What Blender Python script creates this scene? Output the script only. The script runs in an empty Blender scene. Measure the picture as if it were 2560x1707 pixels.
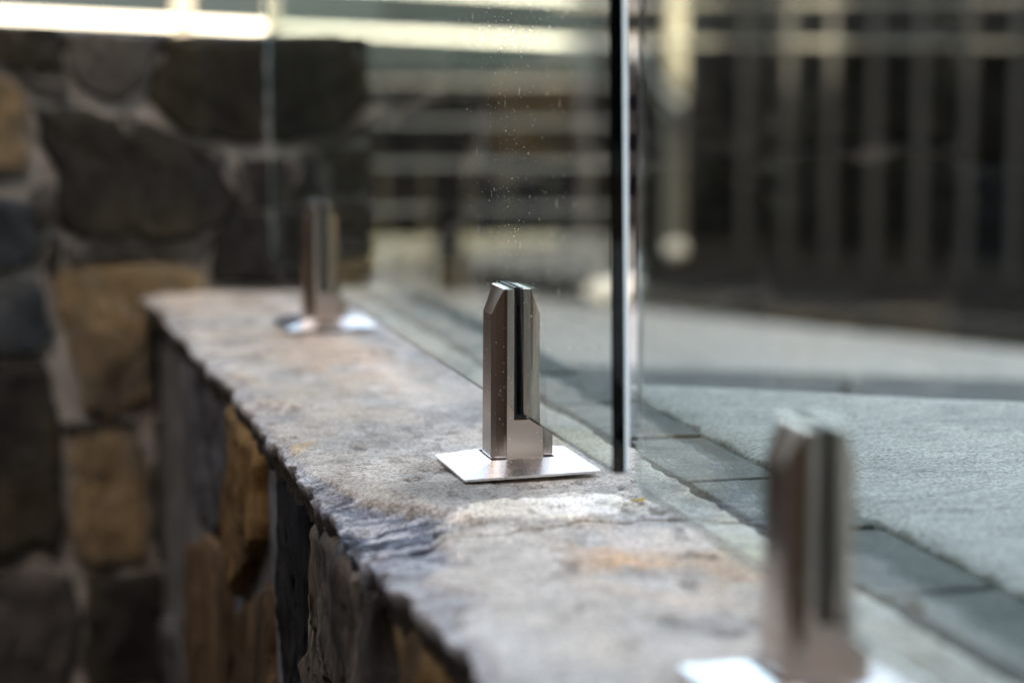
import bpy, bmesh, math, random
import numpy as np
from mathutils import Vector, Matrix
random.seed(7)
R = math.radians
S = bpy.context.scene
COL = S.collection

# ------------------------------------------------------------------ camera
cam_d = bpy.data.cameras.new('camera'); cam = bpy.data.objects.new('camera', cam_d); COL.objects.link(cam)
cam_d.lens = 85; cam_d.sensor_width = 36; cam_d.clip_start = 0.02; cam_d.clip_end = 400
PITCH, YAW = R(7.58), R(13.99)
cam.location = (-0.432, -1.720, 0.323)
cam.rotation_euler = (math.pi/2 - PITCH, 0, -YAW)
cam_d.dof.use_dof = True; cam_d.dof.focus_distance = 1.755; cam_d.dof.aperture_fstop = 3.0
S.camera = cam
# ------------------------------------------------------------------ world, sun, exposure
SUN_EL, SUN_AZ = R(36), R(194)          # azimuth of the sun, clockwise from +Y: behind the camera, a little to its left
W = bpy.data.worlds.new('World'); S.world = W; W.use_nodes = True
wn = W.node_tree; bg = wn.nodes['Background']
sky = wn.nodes.new('ShaderNodeTexSky'); sky.sky_type = 'NISHITA'; sky.sun_disc = False
sky.sun_elevation = SUN_EL; sky.sun_rotation = SUN_AZ; sky.air_density = 0.85; sky.dust_density = 1.6; sky.ozone_density = 0.8
wn.links.new(sky.outputs[0], bg.inputs[0]); bg.inputs[1].default_value = 0.15
sun_d = bpy.data.lights.new('sun', 'SUN'); sun_d.energy = 5.0; sun_d.angle = R(0.53); sun_d.color = (1, .97, .93)
sun = bpy.data.objects.new('sun', sun_d); COL.objects.link(sun)
to_sun = Vector((math.sin(SUN_AZ)*math.cos(SUN_EL), math.cos(SUN_AZ)*math.cos(SUN_EL), math.sin(SUN_EL)))
sun.rotation_euler = to_sun.to_track_quat('Z', 'Y').to_euler(); sun.location = (0, -6, 12)
S.view_settings.view_transform = 'Standard'; S.view_settings.look = 'None'
S.view_settings.gamma = 1; S.view_settings.use_curve_mapping = False
S.view_settings.exposure = 3.25
S.view_settings.use_white_balance = True; S.view_settings.white_balance_temperature = 10200; S.view_settings.white_balance_tint = 10   # camera balanced for open shade
S.cycles.use_denoising = True
S.cycles.max_bounces = 14; S.cycles.transmission_bounces = 12; S.cycles.transparent_max_bounces = 12
S.cycles.sample_clamp_indirect = 12

# ------------------------------------------------------------------ numpy noise
def _h(ix, iy, seed):
    n = (ix.astype(np.int64)*374761393 + iy.astype(np.int64)*668265263 + seed*974634539) & 0xffffffff
    n = ((n ^ (n >> 13))*1274126177) & 0xffffffff
    return ((n ^ (n >> 16)) & 0xffff)/65535.0
def vn(x, y, seed=0):
    x = np.asarray(x, float); y = np.asarray(y, float)
    ix = np.floor(x); iy = np.floor(y); fx = x-ix; fy = y-iy
    fx = fx*fx*fx*(fx*(fx*6-15)+10); fy = fy*fy*fy*(fy*(fy*6-15)+10)
    a = _h(ix, iy, seed); b = _h(ix+1, iy, seed); c = _h(ix, iy+1, seed); d = _h(ix+1, iy+1, seed)
    return (a*(1-fx)+b*fx)*(1-fy)+(c*(1-fx)+d*fx)*fy
def fbm(x, y, seed=0, o=4):
    r = 0; a = .5; t = 0
    for i in range(o):
        r = r+a*vn(np.asarray(x)*2**i+i*17.3, np.asarray(y)*2**i+i*9.1, seed+i); t += a; a *= .55
    return r/t
def sstep(a, b, x):
    t = np.clip((x-a)/(b-a), 0, 1); return t*t*(3-2*t)

# ------------------------------------------------------------------ materials
def mat(name):
    m = bpy.data.materials.new(name); m.use_nodes = True
    nt = m.node_tree; b = nt.nodes['Principled BSDF']; b.inputs['Specular IOR Level'].default_value = .12; return m, nt, b
def N(nt, t, **k):
    n = nt.nodes.new(t)
    for a, v in k.items():
        if a in n.inputs.keys(): n.inputs[a].default_value = v
        else: setattr(n, a, v)
    return n
def ramp(nt, src, stops):
    r = nt.nodes.new('ShaderNodeValToRGB'); e = r.color_ramp.elements
    while len(e) < len(stops): e.new(.5)
    for el, (p, c) in zip(e, stops): el.position = p; el.color = (*c, 1) if len(c) == 3 else c
    nt.links.new(src, r.inputs[0]); return r.outputs[0]
def mix(nt, a, b, fac, mode='MIX'):
    m = nt.nodes.new('ShaderNodeMix'); m.data_type = 'RGBA'; m.blend_type = mode
    for s, i in ((a, 6), (b, 7)):
        if isinstance(s, (tuple, list)): m.inputs[i].default_value = (*s, 1)
        else: nt.links.new(s, m.inputs[i])
    if isinstance(fac, (int, float)): m.inputs[0].default_value = fac
    else: nt.links.new(fac, m.inputs[0])
    return m.outputs[2]
def coords(nt, scale=(1, 1, 1), rnd=True):
    tc = nt.nodes.new('ShaderNodeTexCoord'); mp = nt.nodes.new('ShaderNodeMapping'); mp.inputs['Scale'].default_value = scale
    nt.links.new(tc.outputs['Object'], mp.inputs[0])
    if rnd:
        oi = nt.nodes.new('ShaderNodeObjectInfo'); ml = nt.nodes.new('ShaderNodeMath'); ml.operation = 'MULTIPLY'; ml.inputs[1].default_value = 40
        nt.links.new(oi.outputs['Random'], ml.inputs[0]); nt.links.new(ml.outputs[0], mp.inputs['Location'])
    return mp.outputs[0]
def noise(nt, vec, scale, detail=6, rough=.6, dist=0):
    n = N(nt, 'ShaderNodeTexNoise', Scale=scale, Detail=detail, Roughness=rough, Distortion=dist)
    nt.links.new(vec, n.inputs['Vector']); return n.outputs['Fac']
def bump(nt, b, h, strength, dist, prev=None):
    n = N(nt, 'ShaderNodeBump', Strength=strength, Distance=dist); nt.links.new(h, n.inputs['Height'])
    if prev: nt.links.new(prev, n.inputs['Normal'])
    nt.links.new(n.outputs[0], b.inputs['Normal']); return n.outputs[0]
def simple(name, col, rough=.6, metal=0, var=.25, scale=20, bmp=0, stretch=(1, 1, 1)):
    m, nt, b = mat(name); v = coords(nt, stretch)
    b.inputs['Specular IOR Level'].default_value = .04 if rough > .55 else .4
    f = noise(nt, v, scale)
    c = ramp(nt, f, [(.3, tuple(x*(1-var) for x in col)), (.7, tuple(min(1, x*(1+var)) for x in col))])
    nt.links.new(c, b.inputs['Base Color']); b.inputs['Roughness'].default_value = rough; b.inputs['Metallic'].default_value = metal
    if bmp: bump(nt, b, noise(nt, v, scale*4), .6, bmp)
    return m
def stone(name, cols, scale=9, stretch=(1, 1, 1), bd=.0015, rough=.85):
    m, nt, b = mat(name); b.inputs['Specular IOR Level'].default_value = .06; v = coords(nt, stretch)
    f = noise(nt, v, scale, 8, .62, .4)
    k = len(cols); c = ramp(nt, f, [(.28+.44*i/(k-1), cc) for i, cc in enumerate(cols)])
    g = noise(nt, v, scale*16, 5, .7)
    c = mix(nt, c, ramp(nt, g, [(.3, (.35, .35, .35)), (.62, (1.25, 1.25, 1.25))]), .75, 'MULTIPLY')
    nt.links.new(c, b.inputs['Base Color']); b.inputs['Roughness'].default_value = rough
    p = bump(nt, b, noise(nt, v, scale*3, 6), .8, bd*3)
    bump(nt, b, g, .9, bd, p)
    return m
M = {}
M['face_dark'] = stone('dark_brown_slate_face', [(0.0176, 0.0155, 0.0144), (0.0574, 0.0442, 0.0353), (0.1104, 0.0817, 0.0618), (0.2208, 0.1656, 0.1325)], 16, (1, 1, .3))
M['face_brown'] = stone('brown_ironstone_face', [(0.0283, 0.0193, 0.0129), (0.0966, 0.058, 0.0335), (0.1803, 0.1095, 0.0644)], 12, (1, 1, .4))
M['face_orange'] = stone('rusty_brown_face', [(0.0288, 0.0192, 0.0144), (0.088, 0.0528, 0.0288), (0.192, 0.1056, 0.0416), (0.208, 0.16, 0.12)], 11, (1, 1, .4))
M['face_grey'] = stone('grey_mottled_face', [(0.021, 0.02, 0.021), (0.0735, 0.0683, 0.0683), (0.21, 0.1995, 0.1995)], 14)
M['face_black'] = stone('black_slate_face', [(0.0045, 0.0045, 0.0053), (0.0135, 0.012, 0.012), (0.03, 0.027, 0.0248)], 14, (1, 1, .5))
M['wall_dark'] = stone('charcoal_wall_stone', [(0.0124, 0.0124, 0.0131), (0.0261, 0.0248, 0.0242), (0.0528, 0.0435, 0.0311)], 7)
M['wall_olive'] = stone('charcoal_olive_wall_stone', [(0.014, 0.0133, 0.0126), (0.0308, 0.028, 0.021), (0.063, 0.0518, 0.0308)], 9)
M['wall_orange'] = stone('muted_tan_wall_stone', [(.055, .050, .046), (.12, .098, .074), (.20, .138, .08), (.25, .21, .17)], 11)
M['wall_blue'] = stone('blue_grey_wall_stone', [(0.013, 0.0163, 0.0208), (0.0358, 0.0429, 0.052), (0.078, 0.0845, 0.091)], 8)
M['wall_grey'] = stone('grey_wall_stone', [(0.025, 0.0231, 0.0231), (0.0562, 0.0519, 0.05), (0.1063, 0.0969, 0.0938)], 9)
M['mortar'] = stone('pale_mortar', [(0.1816, 0.1715, 0.1715), (0.323, 0.3025, 0.3025), (0.5046, 0.4844, 0.4844)], 22, bd=.002, rough=.9)
M['mortar_dark'] = stone('grey_joint_mortar', [(.07, .065, .065), (.13, .122, .122), (.2, .19, .19)], 25, bd=.001, rough=.9)

def cap_material():
    m, nt, b = mat('riven_capping_stone'); v = coords(nt, (1, 1, 1), False)
    at = N(nt, 'ShaderNodeAttribute', attribute_name='tint')
    f = noise(nt, v, 26, 8, .6, .6); g = noise(nt, v, 360, 5, .8); st = noise(nt, coords(nt, (.35, 2.2, 1), False), 60, 6, .65, .3)
    c = mix(nt, at.outputs['Color'], ramp(nt, f, [(.3, (.62, .61, .62)), (.7, (1.2, 1.19, 1.18))]), .55, 'MULTIPLY')
    c = mix(nt, c, ramp(nt, st, [(.34, (.5, .5, .52)), (.5, (1, 1, 1)), (.75, (1.15, 1.15, 1.14))]), .5, 'MULTIPLY')
    c = mix(nt, c, ramp(nt, g, [(.38, (.28, .27, .26)), (.5, (1, 1, 1)), (.64, (1.5, 1.5, 1.5))]), .9, 'MULTIPLY')
    sp = N(nt, 'ShaderNodeTexVoronoi', Scale=230); nt.links.new(v, sp.inputs['Vector'])
    c = mix(nt, c, ramp(nt, sp.outputs['Distance'], [(.12, (.45, .44, .43)), (.3, (1, 1, 1))]), .5, 'MULTIPLY')
    nt.links.new(c, b.inputs['Base Color'])
    rr = ramp(nt, f, [(.3, (.42,)*3), (.7, (.68,)*3)]); nt.links.new(rr, b.inputs['Roughness'])
    p = bump(nt, b, st, .8, .0016); p = bump(nt, b, noise(nt, v, 120, 6, .65), .8, .0016, p); bump(nt, b, g, 1.0, .0011, p); b.inputs['Specular IOR Level'].default_value = .08
    return m
M['cap'] = cap_material()
def paver_mat(name, dark, mid, light, ripple=False):
    m, nt, b = mat(name); v = coords(nt, (1, 1, 1))
    f = noise(nt, v, 14, 6, .6); g = noise(nt, v, 300, 5, .8)
    c = ramp(nt, f, [(.3, dark), (.5, mid), (.7, light)])
    c = mix(nt, c, ramp(nt, g, [(.38, (.35, .35, .35)), (.5, (1, 1, 1)), (.64, (1.5, 1.5, 1.5))]), .9, 'MULTIPLY')
    nt.links.new(c, b.inputs['Base Color']); b.inputs['Roughness'].default_value = .6
    p = bump(nt, b, g, .9, .0007)
    if ripple:
        w = noise(nt, coords(nt, (.25, 1.6, 1)), 120, 5, .6, .5); bump(nt, b, w, .9, .0022, p)
        c2 = mix(nt, c, ramp(nt, w, [(.36, (.42, .43, .43)), (.5, (1, 1, 1))]), .5, 'MULTIPLY'); nt.links.new(c2, b.inputs['Base Color'])
    return m
M['paver'] = paver_mat('grey_green_paver', (.075, .079, .073), (.11, .113, .105), (.155, .155, .14))
M['slab'] = paver_mat('pale_riven_slab', (.40, .385, .36), (.49, .47, .44), (.57, .545, .505), True)
M['tread'] = paver_mat('dark_step_tread', (.085, .088, .088), (.12, .121, .119), (.16, .155, .15))
M['terrace'] = paver_mat('pale_terrace_paving', (.31, .315, .31), (.38, .375, .36), (.45, .43, .415))
M['joint'] = simple('dark_joint_grout', (.028, .03, .03), .9, 0, .3, 60, .001)
M['ground'] = simple('brown_soil', (.06, .05, .04), .95, 0, .4, 6, .01)
M['gravel'] = simple('pale_gravel', (.085, .082, .062), .9, 0, .3, 60, .004)
M['mulch'] = simple('dark_bark_mulch', (.012, .011, .011), .95, 0, .5, 40, .01)
M['kerb'] = simple('grey_concrete_kerb', (.04, .038, .036), .85, 0, .3, 25, .002)
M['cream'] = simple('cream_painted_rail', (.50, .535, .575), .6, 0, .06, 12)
M['rail_dim'] = simple('shade_toned_cream_rail', (.10, .10, .098), .6, 0, .15, 12)  # cream rail darkened in its colour to read as shaded
M['rope'] = simple('pale_blue_rope', (.80, .88, .87), .8, 0, .2, 60)
M['slat'] = simple('shade_toned_pale_slat', (.25, .262, .275), .7, 0, .3, 9, 0, (.3, 1, 6))  # darker than the rails above, shade put into the colour
M['backing'] = simple('black_stained_board', (.005, .005, .007), .6, 0, .4, 12)
M['post_white'] = simple('pale_grey_post', (.13, .128, .118), .5, 0, .06, 12)
M['picket'] = simple('grey_powdercoat', (.038, .038, .043), .45, 0, .1, 12)
M['leafdark'] = simple('dark_hedge_leaf', (.0032, .0040, .0052), .9, 0, .5, 4)
M['bark'] = simple('brown_bark', (.09, .065, .045), .9, 0, .4, 20, .005)
M['shed'] = simple('slate_blue_cladding', (.007, .0115, .015), .6, 0, .15, 3)
M['brick'] = simple('brown_brick', (.15, .10, .08), .85, 0, .3, 14, .003)
M['rooftile'] = simple('charcoal_roof', (.05, .05, .05), .7, 0, .2, 14)
M['timber'] = simple('brown_timber_board', (.13, .085, .062), .8, 0, .08, 3, 0, (1, 1, .4))
M['winglass'] = simple('dark_window_glass', (.02, .025, .03), .05, 0, .1, 3)
M['rubber'] = simple('black_rubber', (.006, .006, .007), .45, 0, .2, 60)
M['spot'] = simple('dried_water_spot', (.75, .74, .72), .6, 0, .1, 200)
M['sunspot_lump'] = simple('white_sunspot', (.85, .80, .72), .6, 0, .1, 30)  # white tone stands in for sunlit highlights
M['pod'] = simple('brown_seed_pod', (.07, .04, .012), .6, 0, .4, 90)
M['yellow'] = simple('yellow_leaf', (.5, .34, .05), .6, 0, .3, 90)
M['crusty'] = stone('pale_crust', [(.45, .43, .38), (.62, .6, .57), (.75, .74, .72)], 40)

def steel(name, base, rough, aniso_scale=(1, 1, 1), br=.03, an=0):
    m, nt, b = mat(name); b.inputs['Anisotropic'].default_value = an; tg = N(nt, 'ShaderNodeTangent', direction_type='RADIAL', axis='Z'); nt.links.new(tg.outputs[0], b.inputs['Tangent'])
    v = coords(nt, aniso_scale)
    g = noise(nt, v, 300, 4, .6); h = noise(nt, coords(nt), 60, 6, .65)
    c = ramp(nt, h, [(.3, tuple(x*(1-br) for x in base)), (.7, tuple(x*(1+br) for x in base))]); nt.links.new(c, b.inputs['Base Color'])
    b.inputs['Metallic'].default_value = 1
    rr = mix(nt, ramp(nt, g, [(.3, (rough*.9,)*3), (.7, (rough*1.1,)*3)]), ramp(nt, h, [(.35, (.9,)*3), (.7, (1.12,)*3)]), .6, 'MULTIPLY')
    nt.links.new(rr, b.inputs['Roughness']); bump(nt, b, g, .06, .00006)
    return m
M['steel'] = steel('brushed_stainless_body', (.52, .435, .385), .22, (8, 8, .25), .03, .75)
M['plate'] = steel('brushed_stainless_plate', (.92, .90, .90), .27, (.3, 6, 6), .04)

def glass():
    m, nt, b = mat('clear_float_glass')
    nt.nodes.remove(b); out = nt.nodes['Material Output']
    g = N(nt, 'ShaderNodeBsdfGlass', IOR=1.52, Roughness=0.0); g.inputs['Color'].default_value = (.985, 1, .995, 1)
    nt.links.new(g.outputs[0], out.inputs['Surface'])
    va = N(nt, 'ShaderNodeVolumeAbsorption', Density=1.0)
    va.inputs['Color'].default_value = (0, .62, .42, 1); va.inputs['Density'].default_value = 8
    nt.links.new(va.outputs[0], out.inputs['Volume'])
    return m
M['glass'] = glass()
m_, nt_, b_ = mat('glass_edge_painted_glow'); tr_ = N(nt_, 'ShaderNodeBsdfTranslucent'); df_ = N(nt_, 'ShaderNodeBsdfDiffuse'); mx_ = N(nt_, 'ShaderNodeMixShader', Fac=.4)
for q_ in (tr_, df_): q_.inputs['Color'].default_value = (.88, .97, .98, 1)
nt_.links.new(df_.outputs[0], mx_.inputs[1]); nt_.links.new(tr_.outputs[0], mx_.inputs[2]); nt_.links.new(mx_.outputs[0], nt_.nodes['Material Output'].inputs[0]); M['glass_edge'] = m_  # pale tone stands in for light glowing through the glass edge
m_, nt_, b_ = mat('glass_arris_painted_sheen'); b_.inputs['Base Color'].default_value = (.70, .80, .86, 1); b_.inputs['Roughness'].default_value = .35; M['arris'] = m_  # pale tone stands in for sky reflected along the arris

# ------------------------------------------------------------------ object helpers
def tag(o, label=None, cat=None, group=None, kind=None):
    for k, v in (('label', label), ('category', cat), ('group', group), ('kind', kind)):
        if v: o[k] = v
    return o
def empty(name, loc, label=None, cat=None, group=None, rz=0):
    o = bpy.data.objects.new(name, None); COL.objects.link(o); o.location = loc; o.rotation_euler = (0, 0, rz); o.empty_display_size = .05
    return tag(o, label, cat, group)
def link(name, me, m, parent=None, loc=None):
    o = bpy.data.objects.new(name, me); COL.objects.link(o)
    if m and not me.materials: me.materials.append(m)
    if loc is not None: o.location = loc
    if parent: o.parent = parent
    return o
def pyd(name, v, f, m, parent=None, smooth=False):
    me = bpy.data.meshes.new(name); me.from_pydata([tuple(p) for p in v], [], [tuple(q) for q in f]); me.update()
    if smooth: me.polygons.foreach_set('use_smooth', [True]*len(me.polygons))
    return link(name, me, m, parent)
def bmobj(name, bm, m, parent=None, smooth=False, bevel=0, seg=2):
    if bevel: bmesh.ops.bevel(bm, geom=bm.edges[:], offset=bevel, segments=seg, affect='EDGES', profile=.7)
    bmesh.ops.recalc_face_normals(bm, faces=bm.faces)
    me = bpy.data.meshes.new(name); bm.to_mesh(me); bm.free()
    if smooth: me.polygons.foreach_set('use_smooth', [True]*len(me.polygons))
    return link(name, me, m, parent)
def box(bm, a, b):
    r = bmesh.ops.create_cube(bm, size=1)
    for v in r['verts']: v.co = Vector([(a[i]+b[i])/2+v.co[i]*(b[i]-a[i]) for i in range(3)])
    return r['verts']
def boxo(name, a, b, m, parent=None, bevel=0):
    bm = bmesh.new(); box(bm, a, b); return bmobj(name, bm, m, parent, bevel=bevel)
def beam(bm, p, q, w, h):
    p = Vector(p); q = Vector(q); d = q-p; L = d.length
    x = d.normalized(); up = Vector((0, 0, 1)) if abs(x.z) < .9 else Vector((0, 1, 0)); y = up.cross(x).normalized(); z = x.cross(y)
    r = bmesh.ops.create_cube(bm, size=1); c = (p+q)/2
    for v in r['verts']: v.co = c+x*v.co.x*L+y*v.co.y*w+z*v.co.z*h
def beamo(name, p, q, w, h, m, parent=None, bevel=0):
    bm = bmesh.new(); beam(bm, p, q, w, h); return bmobj(name, bm, m, parent, bevel=bevel)

# ================================================================== STRUCTURE
# ---- ground
pyd('ground', [(-150, -150, -1.02), (150, -150, -1.02), (150, 150, -1.02), (-150, 150, -1.02)], [(0, 1, 2, 3)], M['ground'])['kind'] = 'structure'
# ---- lower terrace behind and to the right of the wall
terr = boxo('lower_terrace', (.3, -4, -1.0), (1.9, 1.62, -.306), M['joint']); terr['kind'] = 'structure'
bm = bmesh.new(); box(bm, (-6, 1.64, -1.0), (3.2, 4.35, -.306)); o = bmobj('terrace_base', bm, M['joint'], terr)
k = 0
for ix in range(-4, 8):
    for iy in range(6):
        x0 = .05+ix*.46; y0 = 1.68+iy*.45
        if x0 > 2.3 or x0 < -1.3: continue
        boxo('terrace_slab', (x0, y0, -.33), (x0+.45, y0+.44, -.300+random.uniform(-.001, .001)), M['terrace'], terr, .003)
bm = bmesh.new(); box(bm, (-40, 4.36, -1.0), (40, 60, -.302)); tag(bmobj('gravel_yard', bm, M['gravel']), kind='structure')

# ---- capped retaining wall
wall = empty('retaining_wall', (0, 0, -1.02), 'low stone retaining wall with riven grey capping and dark rubble face, carrying the glass fence', 'wall')
def put(o): o.parent = wall; o.matrix_parent_inverse = Matrix.Translation((0, 0, 1.02)); return o
M['mortar_face'] = stone('grey_brown_face_mortar', [(0.06, 0.056, 0.052), (0.13, 0.12, 0.114), (0.24, 0.22, 0.21)], 22, bd=.002)
put(boxo('mortar_core', (-.145, -1.9, -1.02), (.10, 1.19, -.034), M['mortar_face']))

def cap_stone(y0, y1, res, seed, tintf):
    """riven slab: grid top with terraced cleavage, chipped left arris, rough sides"""
    nx = int(.255/res); ny = int((y1-y0)/res); pad = 5
    I, J = np.meshgrid(np.arange(-pad, nx+pad+1), np.arange(-pad, ny+pad+1), indexing='ij')
    u = np.clip(I/nx, 0, 1); v = np.clip(J/ny, 0, 1)
    yb = y0+(y1-y0)*v
    Lx = -.160+.013*(fbm(yb*9, 0*yb+seed, 3, 3)-.5)+.012*(fbm(yb*45, 0*yb, 5, 4)-.5)+.004*(vn(yb*260, 0*yb, 8)-.5)
    Rx = .0975+.010*(fbm(yb*14, 0*yb+3, 13, 3)-.5)+.004*(vn(yb*90, 0*yb, 15)-.5)
    x = Lx+(Rx-Lx)*u
    e0 = y0+.05*(fbm(x*9, 0*x+y0*7, 21, 3)-.5)+.012*(vn(x*70, 0*x+y0, 22)-.5)
    e1 = y1+.05*(fbm(x*9, 0*x+y1*7, 21, 3)-.5)+.012*(vn(x*70, 0*x+y1, 22)-.5)-.003
    y = e0+(e1-e0)*v
    dL = (x-Lx); dE = np.minimum(y-e0, e1-y)
    t = fbm(x*7+seed, y*4.5, 31, 5)*6; lay = np.floor(t)+sstep(.72, 1, t-np.floor(t))
    z = -.0006*(6-lay)*.9+.0014*(fbm(x*40, y*24, 41, 4)-.5)+.0008*(fbm(x*220, y*140, 51, 3)-.5)
    cw = .010+.05*sstep(.45, .8, fbm(y*6+.35, 0*y+2, 61, 3)); 
    hero = np.exp(-((y+.19)/.10)**2); cw = cw+.035*hero
    cn = cw*(.6+.8*fbm(x*26, y*26, 71, 4))
    chip = np.clip((cn-dL)/np.maximum(cw, 1e-4), 0, 1)
    tt = fbm(x*13, y*62+x*14, 81, 4)*8; rid = np.floor(tt)+sstep(.5, 1, tt-np.floor(tt))
    z = z-chip**.8*(.004+.017*hero)*(.25+.85*rid/5)-sstep(.05, .2, chip)*.0035*(.3+.7*hero)
    z = z-.0012*np.exp(-dE/.003)
    crx = x+.03*(fbm(x*22, y*22, 111, 4)-.5)*2; cry = y+.03*(fbm(x*22, y*22, 113, 4)-.5)*2; z = z+.0016*sstep(1.15, .95, np.sqrt(((crx+.008)/.074)**2+((cry+.178)/.042)**2))*(fbm(x*30+1, y*19, 161, 5) > .42)
    # a few pits
    pit = sstep(.70, .80, fbm(x*55, y*38, 91, 3)); z = z-.0022*pit
    out = np.maximum(np.maximum(-I, I-nx), np.maximum(-J, J-ny)); out = np.clip(out, 0, pad)
    dep = out/pad*.030
    nz = fbm((x+y)*60, dep*60+seed, 101, 3)-.5
    x = x+np.where(I < 0, -.010*nz*np.sign(out)-.002*out*0+.0018*out, 0)+np.where(I > nx, -.0006*out, 0)
    y = y+np.where(J < 0, .0008*out, 0)+np.where(J > ny, -.0008*out, 0)
    z = z-dep
    V = np.stack([x, y, z], -1); A, B = I.shape
    idx = np.arange(A*B).reshape(A, B)
    F = np.stack([idx[:-1, :-1], idx[1:, :-1], idx[1:, 1:], idx[:-1, 1:]], -1).reshape(-1, 4)
    # drop corner pads (skirts of two sides meeting) are harmless slivers
    me = bpy.data.meshes.new('capping_stone'); me.from_pydata(V.reshape(-1, 3).tolist(), [], F.tolist()); me.update()
    me.polygons.foreach_set('use_smooth', [True]*len(me.polygons))
    col = tintf(x, y, chip, pit, lay)
    side = sstep(0, 2, out)[..., None]
    col = col*(1-side)+np.array([.055, .045, .036])*side
    a = me.color_attributes.new('tint', 'FLOAT_COLOR', 'POINT')
    a.data.foreach_set('color', np.concatenate([col, np.ones(col.shape[:2]+(1,))], -1).astype(np.float32).ravel())
    return put(link('capping_stone', me, M['cap']))
def tint(x, y, chip, pit, lay):
    x1 = x+.03*(fbm(x*22, y*22, 111, 4)-.5)*2; y1 = y+.03*(fbm(x*22, y*22, 113, 4)-.5)*2
    n = fbm(x*11, y*7, 115, 5); n2 = fbm(x*26, y*16, 117, 5)
    c = np.zeros(x.shape+(3,))+np.array([.30, .292, .295])
    def blend(colr, m): 
        nonlocal c
        c = c*(1-m[..., None])+np.array(colr)*m[..., None]
    blend((.43, .425, .435), sstep(.46, .62, n))
    blend((.17, .16, .155), sstep(.54, .66, n2)*.45)
    blend((.52, .515, .525), sstep(.56, .66, fbm(x*34+9, y*20, 141, 5))*.35)
    blend((.14, .13, .125), sstep(.60, .68, fbm(x*60+2, y*34, 143, 4))*.5)
    blend((.40, .36, .33), sstep(.55, .68, fbm(x*15+5, y*9, 119, 4))*.7)
    def blob(cx, cy, rx, ry, sharp=.5):
        d = np.sqrt(((x1-cx)/rx)**2+((y1-cy)/ry)**2); return sstep(1+sharp*.5, 1-sharp*.5, d)
    # pale mineral crust beside the middle post, rust stains, slate grey foreground
    blend((.17, .165, .165), blob(-.06, -.105, .06, .035, .8)*.7)
    cr = blob(-.008, -.178, .074, .042, .3)*(.35+.65*sstep(.36, .5, fbm(x*30+1, y*19, 161, 5))); blend((.72, .70, .70), cr); blend((.55, .49, .33), cr*sstep(.5, .62, n2)*.28)
    blend((.15, .135, .135), cr*sstep(.60, .66, fbm(x*48, y*30, 121, 4))*.8)
    blend((.16, .21, .26), blob(.078, -.17, .026, .055, .7)*.6)
    blend((.46, .28, .17), blob(.0, -.37, .055, .085, 1.3)*sstep(.35, .6, fbm(x*28, y*18, 123, 4))*.85)
    blend((.45, .33, .26), blob(-.025, .60, .055, .20, 1.2)*sstep(.3, .6, n2)*.7)
    blend((.50, .47, .46), blob(.045, -.29, .05, .035, .9)*.8)
    blend((.46, .45, .28), blob(.085, -.37, .03, .06, 1.0)*.6)
    blend((.42, .36, .20), blob(.07, .06, .03, .07, 1.)*.5)
    blend((.50, .49, .51), blob(-.09, -.48, .06, .12, 1.2)*.7)
    blend((.44, .36, .30), sstep(.52, .66, fbm(x*8+3, y*5+1, 151, 3))*.32)
    blend((.40, .30, .19), blob(-.14, .10, .012, .03, .8)*.8)
    hz = np.exp(-((y+.2)/.16)**2); st = fbm(x*30, y*170+x*40, 133, 4)
    blend((.13, .155, .21), sstep(.06, .35, chip)*(.25+.75*hz))
    blend((.42, .44, .50), sstep(.06, .35, chip)*sstep(.52, .62, st)*(.3+.7*hz)*.9)
    blend((.03, .035, .05), sstep(.06, .35, chip)*sstep(.42, .34, st)*(.3+.7*hz)*.8)
    blend((.12, .11, .105), pit*.55)
    return c*np.array([1.46, 1.37, 1.255])
cap_stone(-.243, 1.185, .0020, 1, tint)
cap_stone(-.905, -.2455, .0024, 2, tint)
cap_stone(-1.9, -.92, .010, 4, tint)
put(boxo('joint_mortar', (-.11, -.285, -.034), (.099, -.215, -.0058), M['mortar_dark']))

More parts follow.
